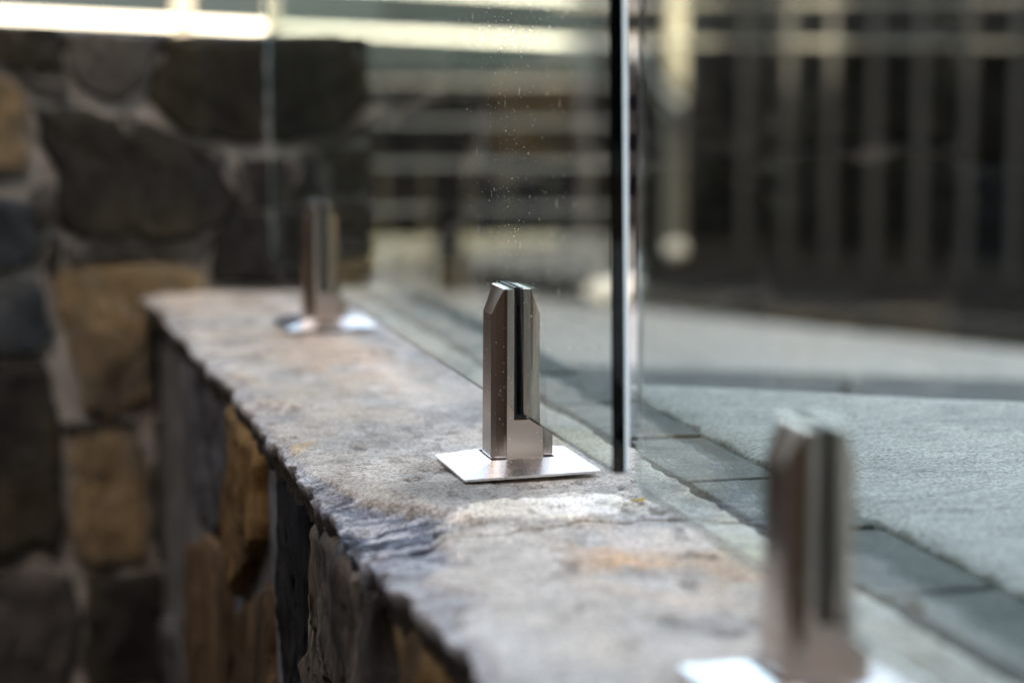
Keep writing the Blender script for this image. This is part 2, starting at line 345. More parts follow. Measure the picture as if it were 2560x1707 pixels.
def rubble(name, poly, O, U, V, Nn, m, parent, depth=.04, proud=.012, seed=0, rings=7, pts=44, amp=.006, grow=1.0, soft=1):
    """one rubble stone from an outline in the wall plane: rounded shoulders, rough split face"""
    P = np.array(poly, float); c = P.mean(0); n = len(P)
    seg = np.linalg.norm(np.roll(P, -1, 0)-P, axis=1); L = np.concatenate([[0], np.cumsum(seg)]); tot = L[-1]
    s = np.linspace(0, tot, pts, endpoint=False); Q = np.concatenate([P, P[:1]])
    px = np.interp(s, L, Q[:, 0]); py = np.interp(s, L, Q[:, 1])
    px = c[0]+(px-c[0])*grow; py = c[1]+(py-c[1])*grow
    for _ in range(soft): px = (np.roll(px, 1)+2*px+np.roll(px, -1))/4; py = (np.roll(py, 1)+2*py+np.roll(py, -1))/4
    size = math.sqrt(np.ptp(P[:, 0])*np.ptp(P[:, 1]))
    w = .07*size
    px = px+w*(fbm(px*40+seed, py*40, 7+seed, 3)-.5)*2; py = py+w*(fbm(px*40, py*40+seed, 19+seed, 3)-.5)*2
    verts = []; prof = [(1.02, -depth), (1.0, -.3*depth), (.99, .25*proud), (.97, .75*proud), (.93, .97*proud)]+[(.93*(1-k/rings), proud) for k in range(1, rings)]
    faces = []
    for k, (sc, h) in enumerate(prof):
        X = c[0]+(px-c[0])*sc; Y = c[1]+(py-c[1])*sc
        rough = amp*(fbm(X*30+seed*3, Y*14, 23+seed, 5)-.5)*2*(1 if h > 0 else .3)+amp*.25*(fbm(X*170, Y*90, 33+seed, 3)-.5)*2*(h > 0)
        H = h+rough
        for a, b, d in zip(X, Y, H): verts.append(Vector(O)+Vector(U)*a+Vector(V)*b+Vector(Nn)*d)
    nr = len(prof)
    for k in range(nr-1):
        for i in range(pts):
            j = (i+1) % pts; faces.append((k*pts+i, k*pts+j, (k+1)*pts+j, (k+1)*pts+i))
    verts.append(Vector(O)+Vector(U)*c[0]+Vector(V)*c[1]+Vector(Nn)*(proud+amp*.2)); ci = len(verts)-1
    for i in range(pts): faces.append(((nr-1)*pts+i, (nr-1)*pts+(i+1) % pts, ci))
    faces.append(tuple(range(pts-1, -1, -1)))
    me = bpy.data.meshes.new(name); me.from_pydata(verts, [], faces)
    bm = bmesh.new(); bm.from_mesh(me); bmesh.ops.recalc_face_normals(bm, faces=bm.faces); bm.to_mesh(me); bm.free()
    me.polygons.foreach_set('use_smooth', [True]*len(me.polygons))
    return link(name, me, m, parent)
# face of the retaining wall: outlines in (y, z), face plane x = -.152, outward -x
FS = [([(.872, -.030), (.70, -.030), (.495, -.030), (.51, -.150), (.66, -.182), (.82, -.203), (.886, -.17)], 'face_grey', .004),
      ([(1.16, -.03), (.90, -.03), (.905, -.2), (.93, -.34), (1.16, -.36)], 'face_black', -.012),  # black piece painted in for the shadow gap at the inner corner
      ([(.885, -.245), (.70, -.20), (.60, -.185), (.528, -.20), (.538, -.40), (.60, -.47), (.90, -.47)], 'face_brown', .008),
      ([(.472, -.030), (.290, -.030), (.282, -.115), (.335, -.146), (.455, -.205), (.492, -.18)], 'face_orange', .014),
      ([(.463, -.232), (.345, -.175), (.262, -.150), (.238, -.24), (.25, -.42), (.51, -.42), (.50, -.29)], 'face_brown', .006),
      ([(.185, -.030), (.055, -.030), (.040, -.10), (.045, -.30), (.06, -.44), (.205, -.44), (.20, -.2)], 'face_black', .004),
      ([(-.030, -.030), (-.17, -.026), (-.305, -.030), (-.308, -.10), (-.30, -.24), (-.15, -.29), (.0, -.28), (-.005, -.16), (-.022, -.07)], 'face_dark', .016),
      ([(-.325, -.030), (-.445, -.030), (-.455, -.12), (-.44, -.26), (-.335, -.25), (-.322, -.12)], 'face_orange', .012),
      ([(-.470, -.030), (-.52, -.030), (-.53, -.16), (-.48, -.2)], 'face_grey', .008),
      ([(-.548, -.030), (-.74, -.030), (-.75, -.2), (-.56, -.22)], 'face_black', .012),
      ([(-.765, -.030), (-1.0, -.030), (-1.0, -.2), (-.78, -.22)], 'face_brown', .012),
      ([(-.02, -.31), (-.18, -.315), (-.30, -.27), (-.33, -.40), (-.2, -.5), (-.03, -.46)], 'face_brown', .012),
      ([(-.36, -.28), (-.55, -.24), (-.74, -.24), (-.73, -.45), (-.37, -.44)], 'face_dark', .012),
      ([(.50, -.45), (.26, -.44), (.06, -.47), (.05, -.68), (.49, -.68)], 'face_dark', .012),
      ([(1.16, -.39), (.93, -.38), (.92, -.49), (.53, -.50), (.52, -.70), (1.16, -.70)], 'face_grey', .008),
      ([(.03, -.49), (-.19, -.53), (-.36, -.46), (-.37, -.70), (.03, -.70)], 'face_orange', .010),
      ([(-.39, -.47), (-1.0, -.48), (-1.0, -.7), (-.39, -.7)], 'face_grey', .010),
      ([(1.16, -.72), (.2, -.72), (.2, -1.0), (1.16, -1.0)], 'face_dark', .010),
      ([(.18, -.72), (-1.0, -.72), (-1.0, -1.0), (.18, -1.0)], 'face_brown', .010)]
for i, (pl, mm, pr) in enumerate(FS):
    hero = i in (3, 5, 6, 7)
    put(rubble('face_stone', pl, (-.147, 0, 0), (0, 1, 0), (0, 0, 1), (-1, 0, 0), M[mm], None, .03, pr, i+1, 26 if hero else 14, 110 if hero else 70, .008, 1.01))

# ---- taller rubble wall that closes the far end
bw = empty('boundary_wall', (-.5, 1.35, -1.02), 'taller dark rubble stone wall with pale mortar joints at the far left end', 'wall')
def putb(o): o.parent = bw; o.matrix_parent_inverse = Matrix.Translation((.5, -1.35, 1.02)); return o
bm = bmesh.new(); box(bm, (-3, 1.2085, -1.02), (.125, 1.52, .285)); putb(bmobj('mortar_core', bm, M['mortar']))
WS = [([(-.276, .222), (-.236, .218), (-.18, .194), (-.117, .161), (-.074, .141), (-.053, .1), (-.069, .076), (-.14, .063), (-.225, .069), (-.254, .078), (-.259, .136), (-.273, .167)], 'wall_dark'),
      ([(-.36, .318), (-.258, .312), (-.255, .264), (-.293, .268), (-.36, .280)], 'wall_dark'),
      ([(-.243, .306), (-.138, .302), (-.149, .258), (-.179, .228), (-.203, .224), (-.227, .241), (-.243, .262)], 'wall_grey'),
      ([(-.123, .296), (-.014, .293), (-.013, .183), (-.052, .173), (-.074, .180), (-.127, .200), (-.145, .228), (-.139, .255)], 'wall_olive'),
      ([(-.178, .209), (-.132, .192), (-.078, .169), (-.056, .160), (-.066, .148), (-.112, .166), (-.158, .189)], 'wall_grey'),
      ([(-.073, .066), (-.041, .090), (-.013, .084), (.008, .052), (.008, .008), (-.078, .006)], 'wall_dark'),
      ([(-.040, .155), (.055, .160), (.064, .110), (.02, .096), (-.028, .100)], 'wall_dark'),
      ([(.004, .286), (.122, .283), (.122, .182), (.068, .172), (.008, .182)], 'wall_dark'),
      ([(.075, .163), (.124, .168), (.124, .115), (.082, .112)], 'wall_olive'),
      ([(.02, .085), (.124, .100), (.124, .008), (.022, .006)], 'wall_dark'),
      ([(-.262, .026), (-.090, .022), (-.083, -.015), (-.150, -.018), (-.156, -.071), (-.160, -.135), (-.205, -.150), (-.236, -.138), (-.248, -.068)], 'wall_orange'),
      ([(-.25, .058), (-.14, .052), (-.086, .060), (-.090, .034), (-.25, .036)], 'wall_grey'),
      ([(-.248, -.174), (-.185, -.177), (-.166, -.21), (-.168, -.330), (-.216, -.337), (-.251, -.325)], 'wall_orange'),
      ([(-.40, .262), (-.318, .252), (-.303, .234), (-.297, .177), (-.300, .147), (-.40, .137)], 'wall_orange'),
      ([(-.40, .120), (-.293, .105), (-.285, .058), (-.30, .033), (-.40, .028)], 'wall_blue'),
      ([(-.42, .012), (-.29, .012), (-.275, -.05), (-.292, -.075), (-.42, -.07)], 'wall_blue'),
      ([(-.42, -.09), (-.282, -.092), (-.268, -.152), (-.269, -.307), (-.42, -.325)], 'wall_dark'),
      ([(-.42, -.345), (-.30, -.340), (-.255, -.350), (-.250, -.433), (-.266, -.49), (-.42, -.49)], 'wall_grey'),
      ([(-.235, -.355), (-.15, -.352), (-.148, -.48), (-.24, -.49)], 'wall_dark'),
      ([(-.42, -.51), (-.15, -.51), (-.15, -.75), (-.42, -.75)], 'wall_olive'),
      ([(-.42, -.77), (-.15, -.77), (-.15, -1.0), (-.42, -1.0)], 'wall_dark')]
WS += [([(-.150, -.02), (-.105, -.022), (-.105, -.16), (-.150, -.15)], 'wall_dark'), ([(-.152, -.165), (-.105, -.175), (-.105, -.34), (-.153, -.33)], 'wall_olive'), ([(-.140, -.345), (-.105, -.355), (-.105, -.50), (-.140, -.49)], 'wall_dark'),  # first three pieces are dark to stand in for the corner shadow
       ([(-.293, .118), (-.268, .130), (-.264, .085), (-.282, .07)], 'wall_grey'), ([(-.270, .062), (-.258, .066), (-.262, .034), (-.278, .026)], 'wall_dark'), ([(-.300, .262), (-.250, .256), (-.246, .235), (-.290, .240)], 'wall_grey'),
       ([(-.052, .145), (-.036, .140), (-.028, .095), (-.045, .1)], 'wall_grey'), ([(-.262, -.16), (-.245, -.158), (-.172, -.160), (-.19, -.170), (-.255, -.172)], 'wall_grey')]
x = -.44
ri = random.Random(3)
while x > -2.8:
    w = ri.uniform(.14, .26); z = .30
    while z > -1.0:
        h = ri.uniform(.11, .2); z2 = max(-1.02, z-h)
        j = lambda: ri.uniform(-.012, .012)
        WS.append(([(x+j()*.3, z-.008+j()), (x-w/2, z-.008+j()), (x-w+.016, z-.008+j()), (x-w+.016+j()*.3, (z+z2)/2), (x-w+.016, z2+.008+j()), (x-w/2, z2+.008+j()), (x+j()*.3, z2+.008+j()), (x, (z+z2)/2)], ri.choice(['wall_dark', 'wall_olive', 'wall_orange', 'wall_grey', 'wall_blue'])))
        z = z2
    x -= w
for i, (pl, mm) in enumerate(WS):
    putb(rubble('wall_stone', pl, (0, 1.212, 0), (1, 0, 0), (0, 0, 1), (0, -1, 0), M[mm], None, .03, .017, i+40, 9, 60, .010, 1.075, 0))
for i in range(9):                                           # rough coping along the top
    x0 = .125-i*.33; 
    bm = bmesh.new(); box(bm, (x0-.322, 1.206, .286), (x0, 1.53, .303+.006*math.sin(i*2.1)))
    bmesh.ops.subdivide_edges(bm, edges=bm.edges[:], cuts=7, use_grid_fill=True)
    for v in bm.verts: v.co += Vector((0, 0, .010*float(fbm(v.co.x*25, v.co.y*25, 5, 3)-.5)))
    putb(bmobj('coping_stone', bm, M['wall_grey' if i % 2 else 'wall_dark'], None, True))

# ---- pool deck: paver course, pale slab, step
deck = boxo('pool_deck', (.0985, -2.2, -.9), (.178, 1.19, -.013), M['joint']); deck['kind'] = 'structure'
def rpaver(x0, x1, y0, y1, z):
    bm = bmesh.new(); j = lambda: random.uniform(-.0016, .0016)
    c = [(x0+j(), y0+j()), (x1+j(), y0+j()), (x1+j(), y1+j()), (x0+j(), y1+j())]
    vb = [bm.verts.new((a, b, z-.03)) for a, b in c]; vt = [bm.verts.new((a, b, z+j()*.3)) for a, b in c]
    bm.faces.new(vb[::-1]); bm.faces.new(vt)
    for i in range(4): bm.faces.new((vb[i], vb[(i+1) % 4], vt[(i+1) % 4], vt[i]))
    return bmobj('paver', bm, M['paver'], deck, bevel=.0025)
PY = .062
for i in range(-7, 13):
    y1 = PY-i*.1775; y0 = y1-.1775+.0095
    if y0 > 1.05 or y1 < -2.1: continue
    rpaver(.1075+random.uniform(-.0015, .0015), .1765, y0, y1-.0005, -.0015)
# pale slabs right of the course; far edge runs obliquely
EA, EB = Vector((.185, .316)), Vector((1.6, -.59))
def edge_y(x): return EA.y+(EB.y-EA.y)*(x-EA.x)/(EB.x-EA.x)
def pale_slab(y0, y1, x1, name='slab'):
    res = .006; nx = int((x1-.1835)/res/1.6); ny = max(6, int((y1-y0)/res/1.6)); pad = 4
    I, J = np.meshgrid(np.arange(-pad, nx+pad+1), np.arange(-pad, ny+pad+1), indexing='ij')
    u = np.clip(I/nx, 0, 1); v = np.clip(J/ny, 0, 1)
    xx = .1835+(x1-.1835)*u
    far = np.minimum(y1, EA.y+(EB.y-EA.y)*(xx-EA.x)/(EB.x-EA.x)); near = np.minimum(y0, far-.004)
    yy = near+(far-near)*v
    xx = xx+np.where(u == 0, .004*(fbm(yy*40, 0*yy, 7, 4)-.5)*2, 0)
    out = np.clip(np.maximum(np.maximum(-I, I-nx), np.maximum(-J, J-ny)), 0, pad)
    dE = (xx-.1835)
    z = .0035+.003*(fbm(xx*12, yy*30, 3, 5)-.5)-.003*np.exp(-dE/.004)-np.array([0, .0012, .0045, .016, .06])[out]
    xx = xx-np.where(I < 0, np.array([0, .0018, .0026, .0026, .002])[out], 0)
    yy = yy+np.where(J > ny, np.array([0, .002, .003, .003, .002])[out], 0)
    A, B = I.shape; idx = np.arange(A*B).reshape(A, B)
    F = np.stack([idx[:-1, :-1], idx[1:, :-1], idx[1:, 1:], idx[:-1, 1:]], -1).reshape(-1, 4)
    return pyd('coping_slab', np.stack([xx, yy, z], -1).reshape(-1, 3), F, M['slab'], deck, True)
pale_slab(-2.2, .6, 1.5)
# dark step tread one riser down
def prism(name, pts, z0, z1, m, parent=None, bevel=0):
    bm = bmesh.new(); vb = [bm.verts.new((a, b, z0)) for a, b in pts]; vt = [bm.verts.new((a, b, z1)) for a, b in pts]
    bm.faces.new(vb[::-1]); bm.faces.new(vt); n = len(pts)
    for i in range(n): bm.faces.new((vb[i], vb[(i+1) % n], vt[(i+1) % n], vt[i]))
    return bmobj(name, bm, m, parent, bevel=bevel)
dv = (EB-EA).normalized(); nv = Vector((-dv.y, dv.x))
prism('deck_base', [(.181, -2.2), (1.48, -2.2), (1.48, -.55), (.181, .285)], -.9, -.05, M['joint'], deck)
d0 = Vector((.488, 1.299)); dd = (Vector((.933, 1.068))-d0).normalized(); nn = Vector((-dd.y, dd.x))
s = -.12
while s < 1.6:
    L = .42
    a = d0+dd*s; b = d0+dd*(s+L-.008); 
    prism('step_tread', [tuple(a-nn*.95), tuple(b-nn*.95), tuple(b), tuple(a)], -.30+.001, -.130+random.uniform(-.001, .001), M['tread'], deck, .004); s += L

# ================================================================== OBJECTS
# ---- spigots
def make_spigot():
    hx, hy, ch, H = .0225, .0222, .0093, .1325
    pts = []
    def corner(sx, sy, order):
        a = Vector((sx*hx, sy*(hy-ch))); b = Vector((sx*(hx-ch), sy*hy)); q = []
        n = Vector((sx, sy)).normalized()
        for k in range(5):
            t = k/4; q.append(a.lerp(b, t)-n*.0016*math.sin(math.pi*t))
        return q if order else q[::-1]
    pts = corner(1, -1, False)+corner(1, 1, True)+corner(-1, 1, False)+corner(-1, -1, True)
    bm = bmesh.new(); vb = [bm.verts.new((p.x*1.03, p.y*1.03, .0025)) for p in pts]; vt = [bm.verts.new((p.x, p.y, H)) for p in pts]
    bm.faces.new(vb[::-1]); bm.faces.new(vt); n = len(pts)
    for i in range(n): bm.faces.new((vb[i], vb[(i+1) % n], vt[(i+1) % n], vt[i]))
    for sx in (-1, 1):
        no = Vector((sx*.0190, 0, .0082)).normalized()
        r = bmesh.ops.bisect_plane(bm, geom=bm.verts[:]+bm.edges[:]+bm.faces[:], plane_co=(sx*(hx+.0004), 0, H-.0195), plane_no=no, clear_outer=True)
        ed = [e for e in r['geom_cut'] if isinstance(e, bmesh.types.BMEdge)]; bmesh.ops.contextual_create(bm, geom=ed)
    bmesh.ops.recalc_face_normals(bm, faces=bm.faces)
    me = bpy.data.meshes.new('body'); bm.to_mesh(me); bm.free()
    o = bpy.data.objects.new('tmp', me); COL.objects.link(o)
    c = boxo('cut', (-.0081, -.05, .0385), (.0081, .05, .2), None)
    md = o.modifiers.new('b', 'BOOLEAN'); md.object = c; md.solver = 'EXACT'
    bv = o.modifiers.new('v', 'BEVEL'); bv.width = .0006; bv.segments = 2; bv.limit_method = 'ANGLE'; bv.angle_limit = R(28)
    dg = bpy.context.evaluated_depsgraph_get(); dg.update()
    body = bpy.data.meshes.new_from_object(o.evaluated_get(dg)); body.name = 'body'
    bpy.data.objects.remove(o); bpy.data.objects.remove(c)
    # gasket: rubber U liner either side of and beneath the glass
    bm = bmesh.new()
    box(bm, (-.0081, -.0214, .0395), (-.0062, .0214, H+.0012)); box(bm, (.0062, -.0214, .0395), (.0081, .0214, H+.0012)); box(bm, (-.0081, -.0216, .0386), (.0081, .0216, .0415))
    bmesh.ops.recalc_face_normals(bm, faces=bm.faces); gk = bpy.data.meshes.new('gasket'); bm.to_mesh(gk); bm.free()
    # cover plate: shallow pressed pyramid with an opening round the body
    ho, hi, t = .0500, .0243, .0017; v = []; f = []
    rings = [(ho, 0), (ho, t), (ho-.001, t+.0003), (hi, .0090), (hi-.001, .0086), (hi-.001, .006), (ho-.003, -.0002)]
    for h, z in rings: v += [(-h, -h, z), (h, -h, z), (h, h, z), (-h, h, z)]
    nr = len(rings)
    for k in range(nr):
        for i in range(4):
            a, b = k*4+i, k*4+(i+1) % 4; c2 = ((k+1) % nr)*4; f.append((a, b, c2+(i+1) % 4, c2+i))
    pl = bpy.data.meshes.new('cover_plate'); pl.from_pydata(v, [], f); pl.update()
    # dried drops on the steel
    rs = random.Random(5); bm = bmesh.new()
    for k in range(105):
        side = rs.choice(['L', 'F', 'C', 'C', 'R', 'T']); z = rs.uniform(.012, .108)
        tp = 1.03-.03*z/H
        if side == 'L': p = Vector((-hx*tp, rs.uniform(-.012, .012), z)); nrm = Vector((-1, 0, 0))
        elif side == 'F': p = Vector((rs.choice([-1, 1])*rs.uniform(.009, .0125), -hy*tp, z)); nrm = Vector((0, -1, 0))
        elif side in 'CR':
            s = -1 if side == 'C' else 1; nrm = Vector((s, -1, 0)).normalized(); tt = rs.uniform(.2, .8)
            p = Vector((s*(hx-ch*tt), -(hy-ch*(1-tt)), 0))*tp-nrm*.0016*math.sin(math.pi*tt); p.z = z
        else:
            tt = rs.uniform(.05, .95); p = Vector((-hx+.0082*tt, rs.uniform(-.013, .013), H-.0195+.019*tt)); nrm = Vector((-.92, 0, .4))
        r = rs.uniform(.00014, .00036)
        q = bmesh.ops.create_icosphere(bm, subdivisions=1, radius=r)['verts']
        rot = nrm.to_track_quat('Z', 'Y').to_matrix()
        for w in q: w.co = rot @ Vector((w.co.x, w.co.y*(1+rs.random()), w.co.z*.35))+p
    sp = bpy.data.meshes.new('water_spots'); bm.to_mesh(sp); bm.free()
    return body, gk, pl, sp
BODY, GASK, PLATE, SPOTS = make_spigot()
def spigot(loc, label, tilt, ptilt):
    e = empty('glass_spigot', loc, label, 'spigot', 'steel spigots clamping the glass fence')
    o = link('body', BODY, M['steel'], e); o.rotation_euler = (0, R(tilt), 0)
    q = link('gasket', GASK, M['rubber'], e); q.rotation_euler = (0, R(tilt), 0)
    s = link('water_spots', SPOTS, M['spot'], o); s['kind'] = 'stuff'
    p = link('cover_plate', PLATE, M['plate'], e, ptilt[0]); p.rotation_euler = ptilt[1]
spigot((-.0085, -.036, 0), 'sharp stainless steel glass spigot in the centre with white bright cover plate', .15, ((-.0005, .0005, .0012), (R(.2), R(-1.3), 0)))
spigot((-.009, .805, 0), 'blurred far stainless spigot near the rubble wall, beside the glass end', .0, ((0, 0, .002), (0, R(-.8), 0)))
spigot((-.0125, -.646, 0), 'large blurred foreground stainless spigot at the lower right', .0, ((-.003, 0, .0), (0, R(.8), 0)))

# ---- glass panels
def panel(y0, y1, z0, z1, label, lean):
    bm = bmesh.new(); box(bm, (-.006, y0, z0), (.006, y1, z1)); bmesh.ops.bevel(bm, geom=bm.edges[:], offset=.0011, segments=1, affect='EDGES')
    for v in bm.verts:                                        # wider arris on the near right-hand edge
        if abs(v.co.y-y0) < .0002 and v.co.x > .0045: v.co.x = .0022
        if v.co.y-y0 > .0008 and v.co.y-y0 < .0015 and v.co.x > .0059: v.co.y = y0+.0035
    for v in bm.verts: v.co.x += -math.tan(R(lean))*(v.co.z-.08)
    bmesh.ops.recalc_face_normals(bm, faces=bm.faces); bm.normal_update()
    for f in bm.faces:                                        # far end and near right arris take pale tones standing in for skylight
        if f.normal.y > .9 and y1 > 0: f.material_index = 1
        elif f.normal.y < -.3 and f.normal.x > .3 and abs(f.normal.z) < .3: f.material_index = 2
    me = bpy.data.meshes.new('glass_balustrade'); bm.to_mesh(me); bm.free()
    for q in ('glass', 'glass_edge', 'arris'): me.materials.append(M[q])
    ym = (y0+y1)/2
    for v in me.vertices: v.co.y -= ym
    o = link('glass_balustrade', me, M['glass'], None, (-.0075, ym, 0)); return tag(o, label, 'glass panel', 'frameless glass fence panels')
LEAN = .7
pA = panel(-.298, 1.150, .0425, 1.22, 'clear frameless glass panel behind the central spigot, with a dark thick near edge', LEAN)
pB = panel(-1.80, -.349, .0425, 1.22, 'clear frameless glass panel held by the foreground spigot, filling the right side', .0)
pB.rotation_euler[2] = -.0175; pB.location = (-.0075-.0175*((-.349+1.80)/2), pB.location.y, 0)
# specks of dried water on the near half of the first panel
rs = random.Random(11); bm = bmesh.new()
gx = lambda z: -.0062-math.tan(R(LEAN))*(z-.08)-.0075
for k in range(800):
    if k < 520: y = rs.gauss(-.03, .062); z = rs.uniform(.12, .345)
    else: y = rs.uniform(-.26, .12); z = rs.uniform(.10, .34)
    r = min(.0009, abs(rs.gauss(0, .00014))+.00007); st = rs.choice([1, 1, 1.5, 2.6]); st = 22 if k % 60 == 7 else st; r = .00016 if st > 20 else r
    q = bmesh.ops.create_icosphere(bm, subdivisions=1, radius=r)['verts']
    for w in q: w.co = Vector((w.co.x*.25+gx(z), w.co.y+y, w.co.z*st+z))
ym = (-.298+1.150)/2
for v in bm.verts: v.co.x += .0075; v.co.y -= ym
sp = bmobj('water_specks', bm, M['spot'], pA); sp['kind'] = 'stuff'

# ---- slatted fence beyond the terrace (slats toned darker for shade, two cream rails on top catch the sun)
FY = 3.72
sf = empty('slat_fence', (.4, FY, -.3), 'slatted timber fence with two sunlit cream rails behind the stone wall', 'fence')
def puts(o): o.parent = sf; o.matrix_parent_inverse = Matrix.Translation((-.4, -FY, .3)); return o
def rz(x, zl, zr): return zl+(zr-zl)*(x+.23)/(1.14+.23)
for zl, zr in ((.333, .268), (.436, .370), (.545, .475)):
    puts(beamo('rail', (-.36, FY, rz(-.36, zl, zr)), (1.28, FY, rz(1.28, zl, zr)), .03, .014, M['cream']))
for zc in (.183, .092, -.004, -.108):
    puts(beamo('slat', (-.36, FY, zc+.012), (1.22, FY, zc-.008), .02, .010, M['slat']))
x = -.36
while x < 1.2:
    puts(boxo('backing_board', (x, FY+.03, -.175), (x+.095, FY+.045, .225-.02*(x+.3)), M['backing'])); x += .1
for px_, w, mm in ((.165, .035, 'post_white'), (.37, .03, 'post_white'), (.775, .05, 'backing'), (1.235, .04, 'backing'), (-.36, .04, 'post_white')):
    puts(boxo('post', (px_-w/2, FY-.05, -.3), (px_+w/2, FY-.017, .95 if mm == 'post_white' else (-.05 if px_ < 1 else .2)), M[mm]))
for i in range(12):
    x0 = .57+i*.057
    puts(boxo('picket', (x0, FY+.02, -.3), (x0+.028, FY+.03, -.177), M['cream']))  # cream here stands in for sunlit ground showing below the slats

# ---- picket fence running obliquely on the right
P0 = Vector((1.36, 4.62)); PD = Vector((.532, -.847)).normalized()
pf = empty('picket_fence', (P0.x, P0.y, -.3), 'blurred dark metal picket fence with pale rails along the right edge', 'fence')
def putp(o): o.parent = pf; o.matrix_parent_inverse = Matrix.Translation((-P0.x, -P0.y, .3)); return o
def pp(s, z): return (P0.x+PD.x*s, P0.y+PD.y*s, z)
putp(beamo('post', pp(.32, -.30), pp(.32, .95), .045, .045, M['post_white'], None, .004))
for i in range(1, 15):
    s = .422+i*.1335
    putp(beamo('picket', pp(s, -.285), pp(s, .9), .020, .020, M['picket'], None, .003))
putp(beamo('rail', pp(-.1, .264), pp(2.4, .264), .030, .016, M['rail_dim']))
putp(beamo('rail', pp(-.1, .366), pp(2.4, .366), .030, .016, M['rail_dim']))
# ---- rope tied between the two fences
def rope(pts, r, label):
    bm = bmesh.new(); P = [Vector(p) for p in pts]; rings = []
    for i, p in enumerate(P):
        d = (P[min(i+1, len(P)-1)]-P[max(i-1, 0)]).normalized(); u = d.cross(Vector((0, 0, 1))).normalized(); w = d.cross(u)
        rr = r*(1 if i < len(P)-2 else 1.7)
        rings.append([bm.verts.new(p+(u*math.cos(a)+w*math.sin(a))*rr*(1+.12*math.sin(a*3+i*1.3))) for a in [k*math.pi/4 for k in range(8)]])
    for a, b in zip(rings, rings[1:]):
        for k in range(8): bm.faces.new((a[k], a[(k+1) % 8], b[(k+1) % 8], b[k]))
    bm.faces.new(rings[0][::-1]); bm.faces.new(rings[-1])
    return tag(bmobj('rope', bm, M['rope'], None, True), label, 'rope')
RA, RB = Vector((1.20, 3.66, .255)), Vector((1.515, 4.30, .095))
rope([RA.lerp(RB, t)-Vector((0, 0, .05*t*(1-t))) for t in [k/24 for k in range(25)]], .016, 'pale rope sloping down to the light fence post just right of the dark glass edge')

# ---- garden bed and kerb under the picket fence
QD = PD; QN = Vector((QD.y, -QD.x))*-1   # toward the fence (right/back)
K0 = Vector((1.11, 3.35))
bed = prism('garden_bed', [tuple(K0-QD*1.0), tuple(K0+QD*4.0), tuple(K0+QD*4.0+Vector((1.2, .8))), tuple(K0-QD*1.0+Vector((1.2, .8)))], -.5, -.285, M['mulch']); bed['kind'] = 'structure'
kb = empty('garden_kerb', (K0.x, K0.y, -.3), 'grey concrete kerb edging the dark garden bed below the picket fence', 'kerb')
for i in range(9):
    a = K0+QD*(i*.4-.6); b = K0+QD*(i*.4-.6+.395)
    o = beamo('kerb_stone', (a.x, a.y, -.278), (b.x, b.y, -.278), .06, .05, M['kerb'], None, .006); o.parent = kb; o.matrix_parent_inverse = Matrix.Translation((-K0.x, -K0.y, .3))

# ---- hedges
def hedge(name, p, q, width, z0, z1, n, label, seed, m='leafdark'):
    rs = np.random.RandomState(seed); p = np.array(p); q = np.array(q); d = (q-p); L = np.linalg.norm(d); d = d/L; nrm = np.array([-d[1], d[0]])
    root = empty(name, (float(p[0]), float(p[1]), z0), label, 'hedge')
    t = rs.rand(n)*L; w = (rs.rand(n)-.5)*width; zz = z0+.02+(z1-z0)*rs.rand(n)
    bul = 1+.25*np.sin(t*5+zz*4)
    C = np.stack([p[0]+d[0]*t+nrm[0]*w*bul, p[1]+d[1]*t+nrm[1]*w*bul, zz], 1)
    a = rs.randn(n, 3); a /= np.linalg.norm(a, axis=1)[:, None]; b = np.cross(a, rs.randn(n, 3)); b /= np.linalg.norm(b, axis=1)[:, None]
    s = (.018+.02*rs.rand(n))[:, None]
    V = np.concatenate([C-a*s, C+b*s*.45, C+a*s, C-b*s*.45]); i = np.arange(n)
    me = bpy.data.meshes.new('foliage'); me.from_pydata(V.tolist(), [], np.stack([i, i+n, i+2*n, i+3*n], 1).tolist()); me.update()
    o = link('foliage', me, M[m], root); o['kind'] = 'stuff'; o.matrix_parent_inverse = Matrix.Translation((-float(p[0]), -float(p[1]), -z0))
    ang = math.atan2(d[1], d[0]); bm = bmesh.new(); bmesh.ops.create_cube(bm, size=1); bmesh.ops.subdivide_edges(bm, edges=bm.edges[:], cuts=9, use_grid_fill=True)
    for v in bm.verts:
        t_ = (v.co.x+.5)*L; w_ = v.co.y*width*.62*(1+.3*float(fbm(t_*6, v.co.z*8, 3, 3)-.5)); h_ = z0+(v.co.z+.5)*(z1-z0-.06)
        v.co = Vector((p[0]+d[0]*t_+nrm[0]*w_, p[1]+d[1]*t_+nrm[1]*w_, h_))
    tm = bmobj('twig_mass', bm, M['leafdark'], root); tm.matrix_parent_inverse = Matrix.Translation((-float(p[0]), -float(p[1]), -z0))
    for k in range(int(L/.35)):
        c = p+d*(k+.5)*.35
        st = beamo('stem', (c[0], c[1], z0), (c[0]+.03, c[1], z1-.1), .025, .025, M['bark'], root); st.matrix_parent_inverse = Matrix.Translation((-float(p[0]), -float(p[1]), -z0))
h0 = P0+Vector((.42, .27)); h1 = h0+PD*4.2; h0 = h0-PD*.25
hedge('clipped_hedge', (-12.5, 3.0), (-.9, 5.0), .5, -.3, 1.5, 9000, 'long dark hedge added out of frame at the far left to darken the glass reflections', 8)  # unseen hedge added to darken what the right glass panel reflects
hedge('clipped_hedge', tuple(h0), tuple(h1), .4, -.3, .95, 26000, 'dark clipped hedge growing behind the picket fence', 4)

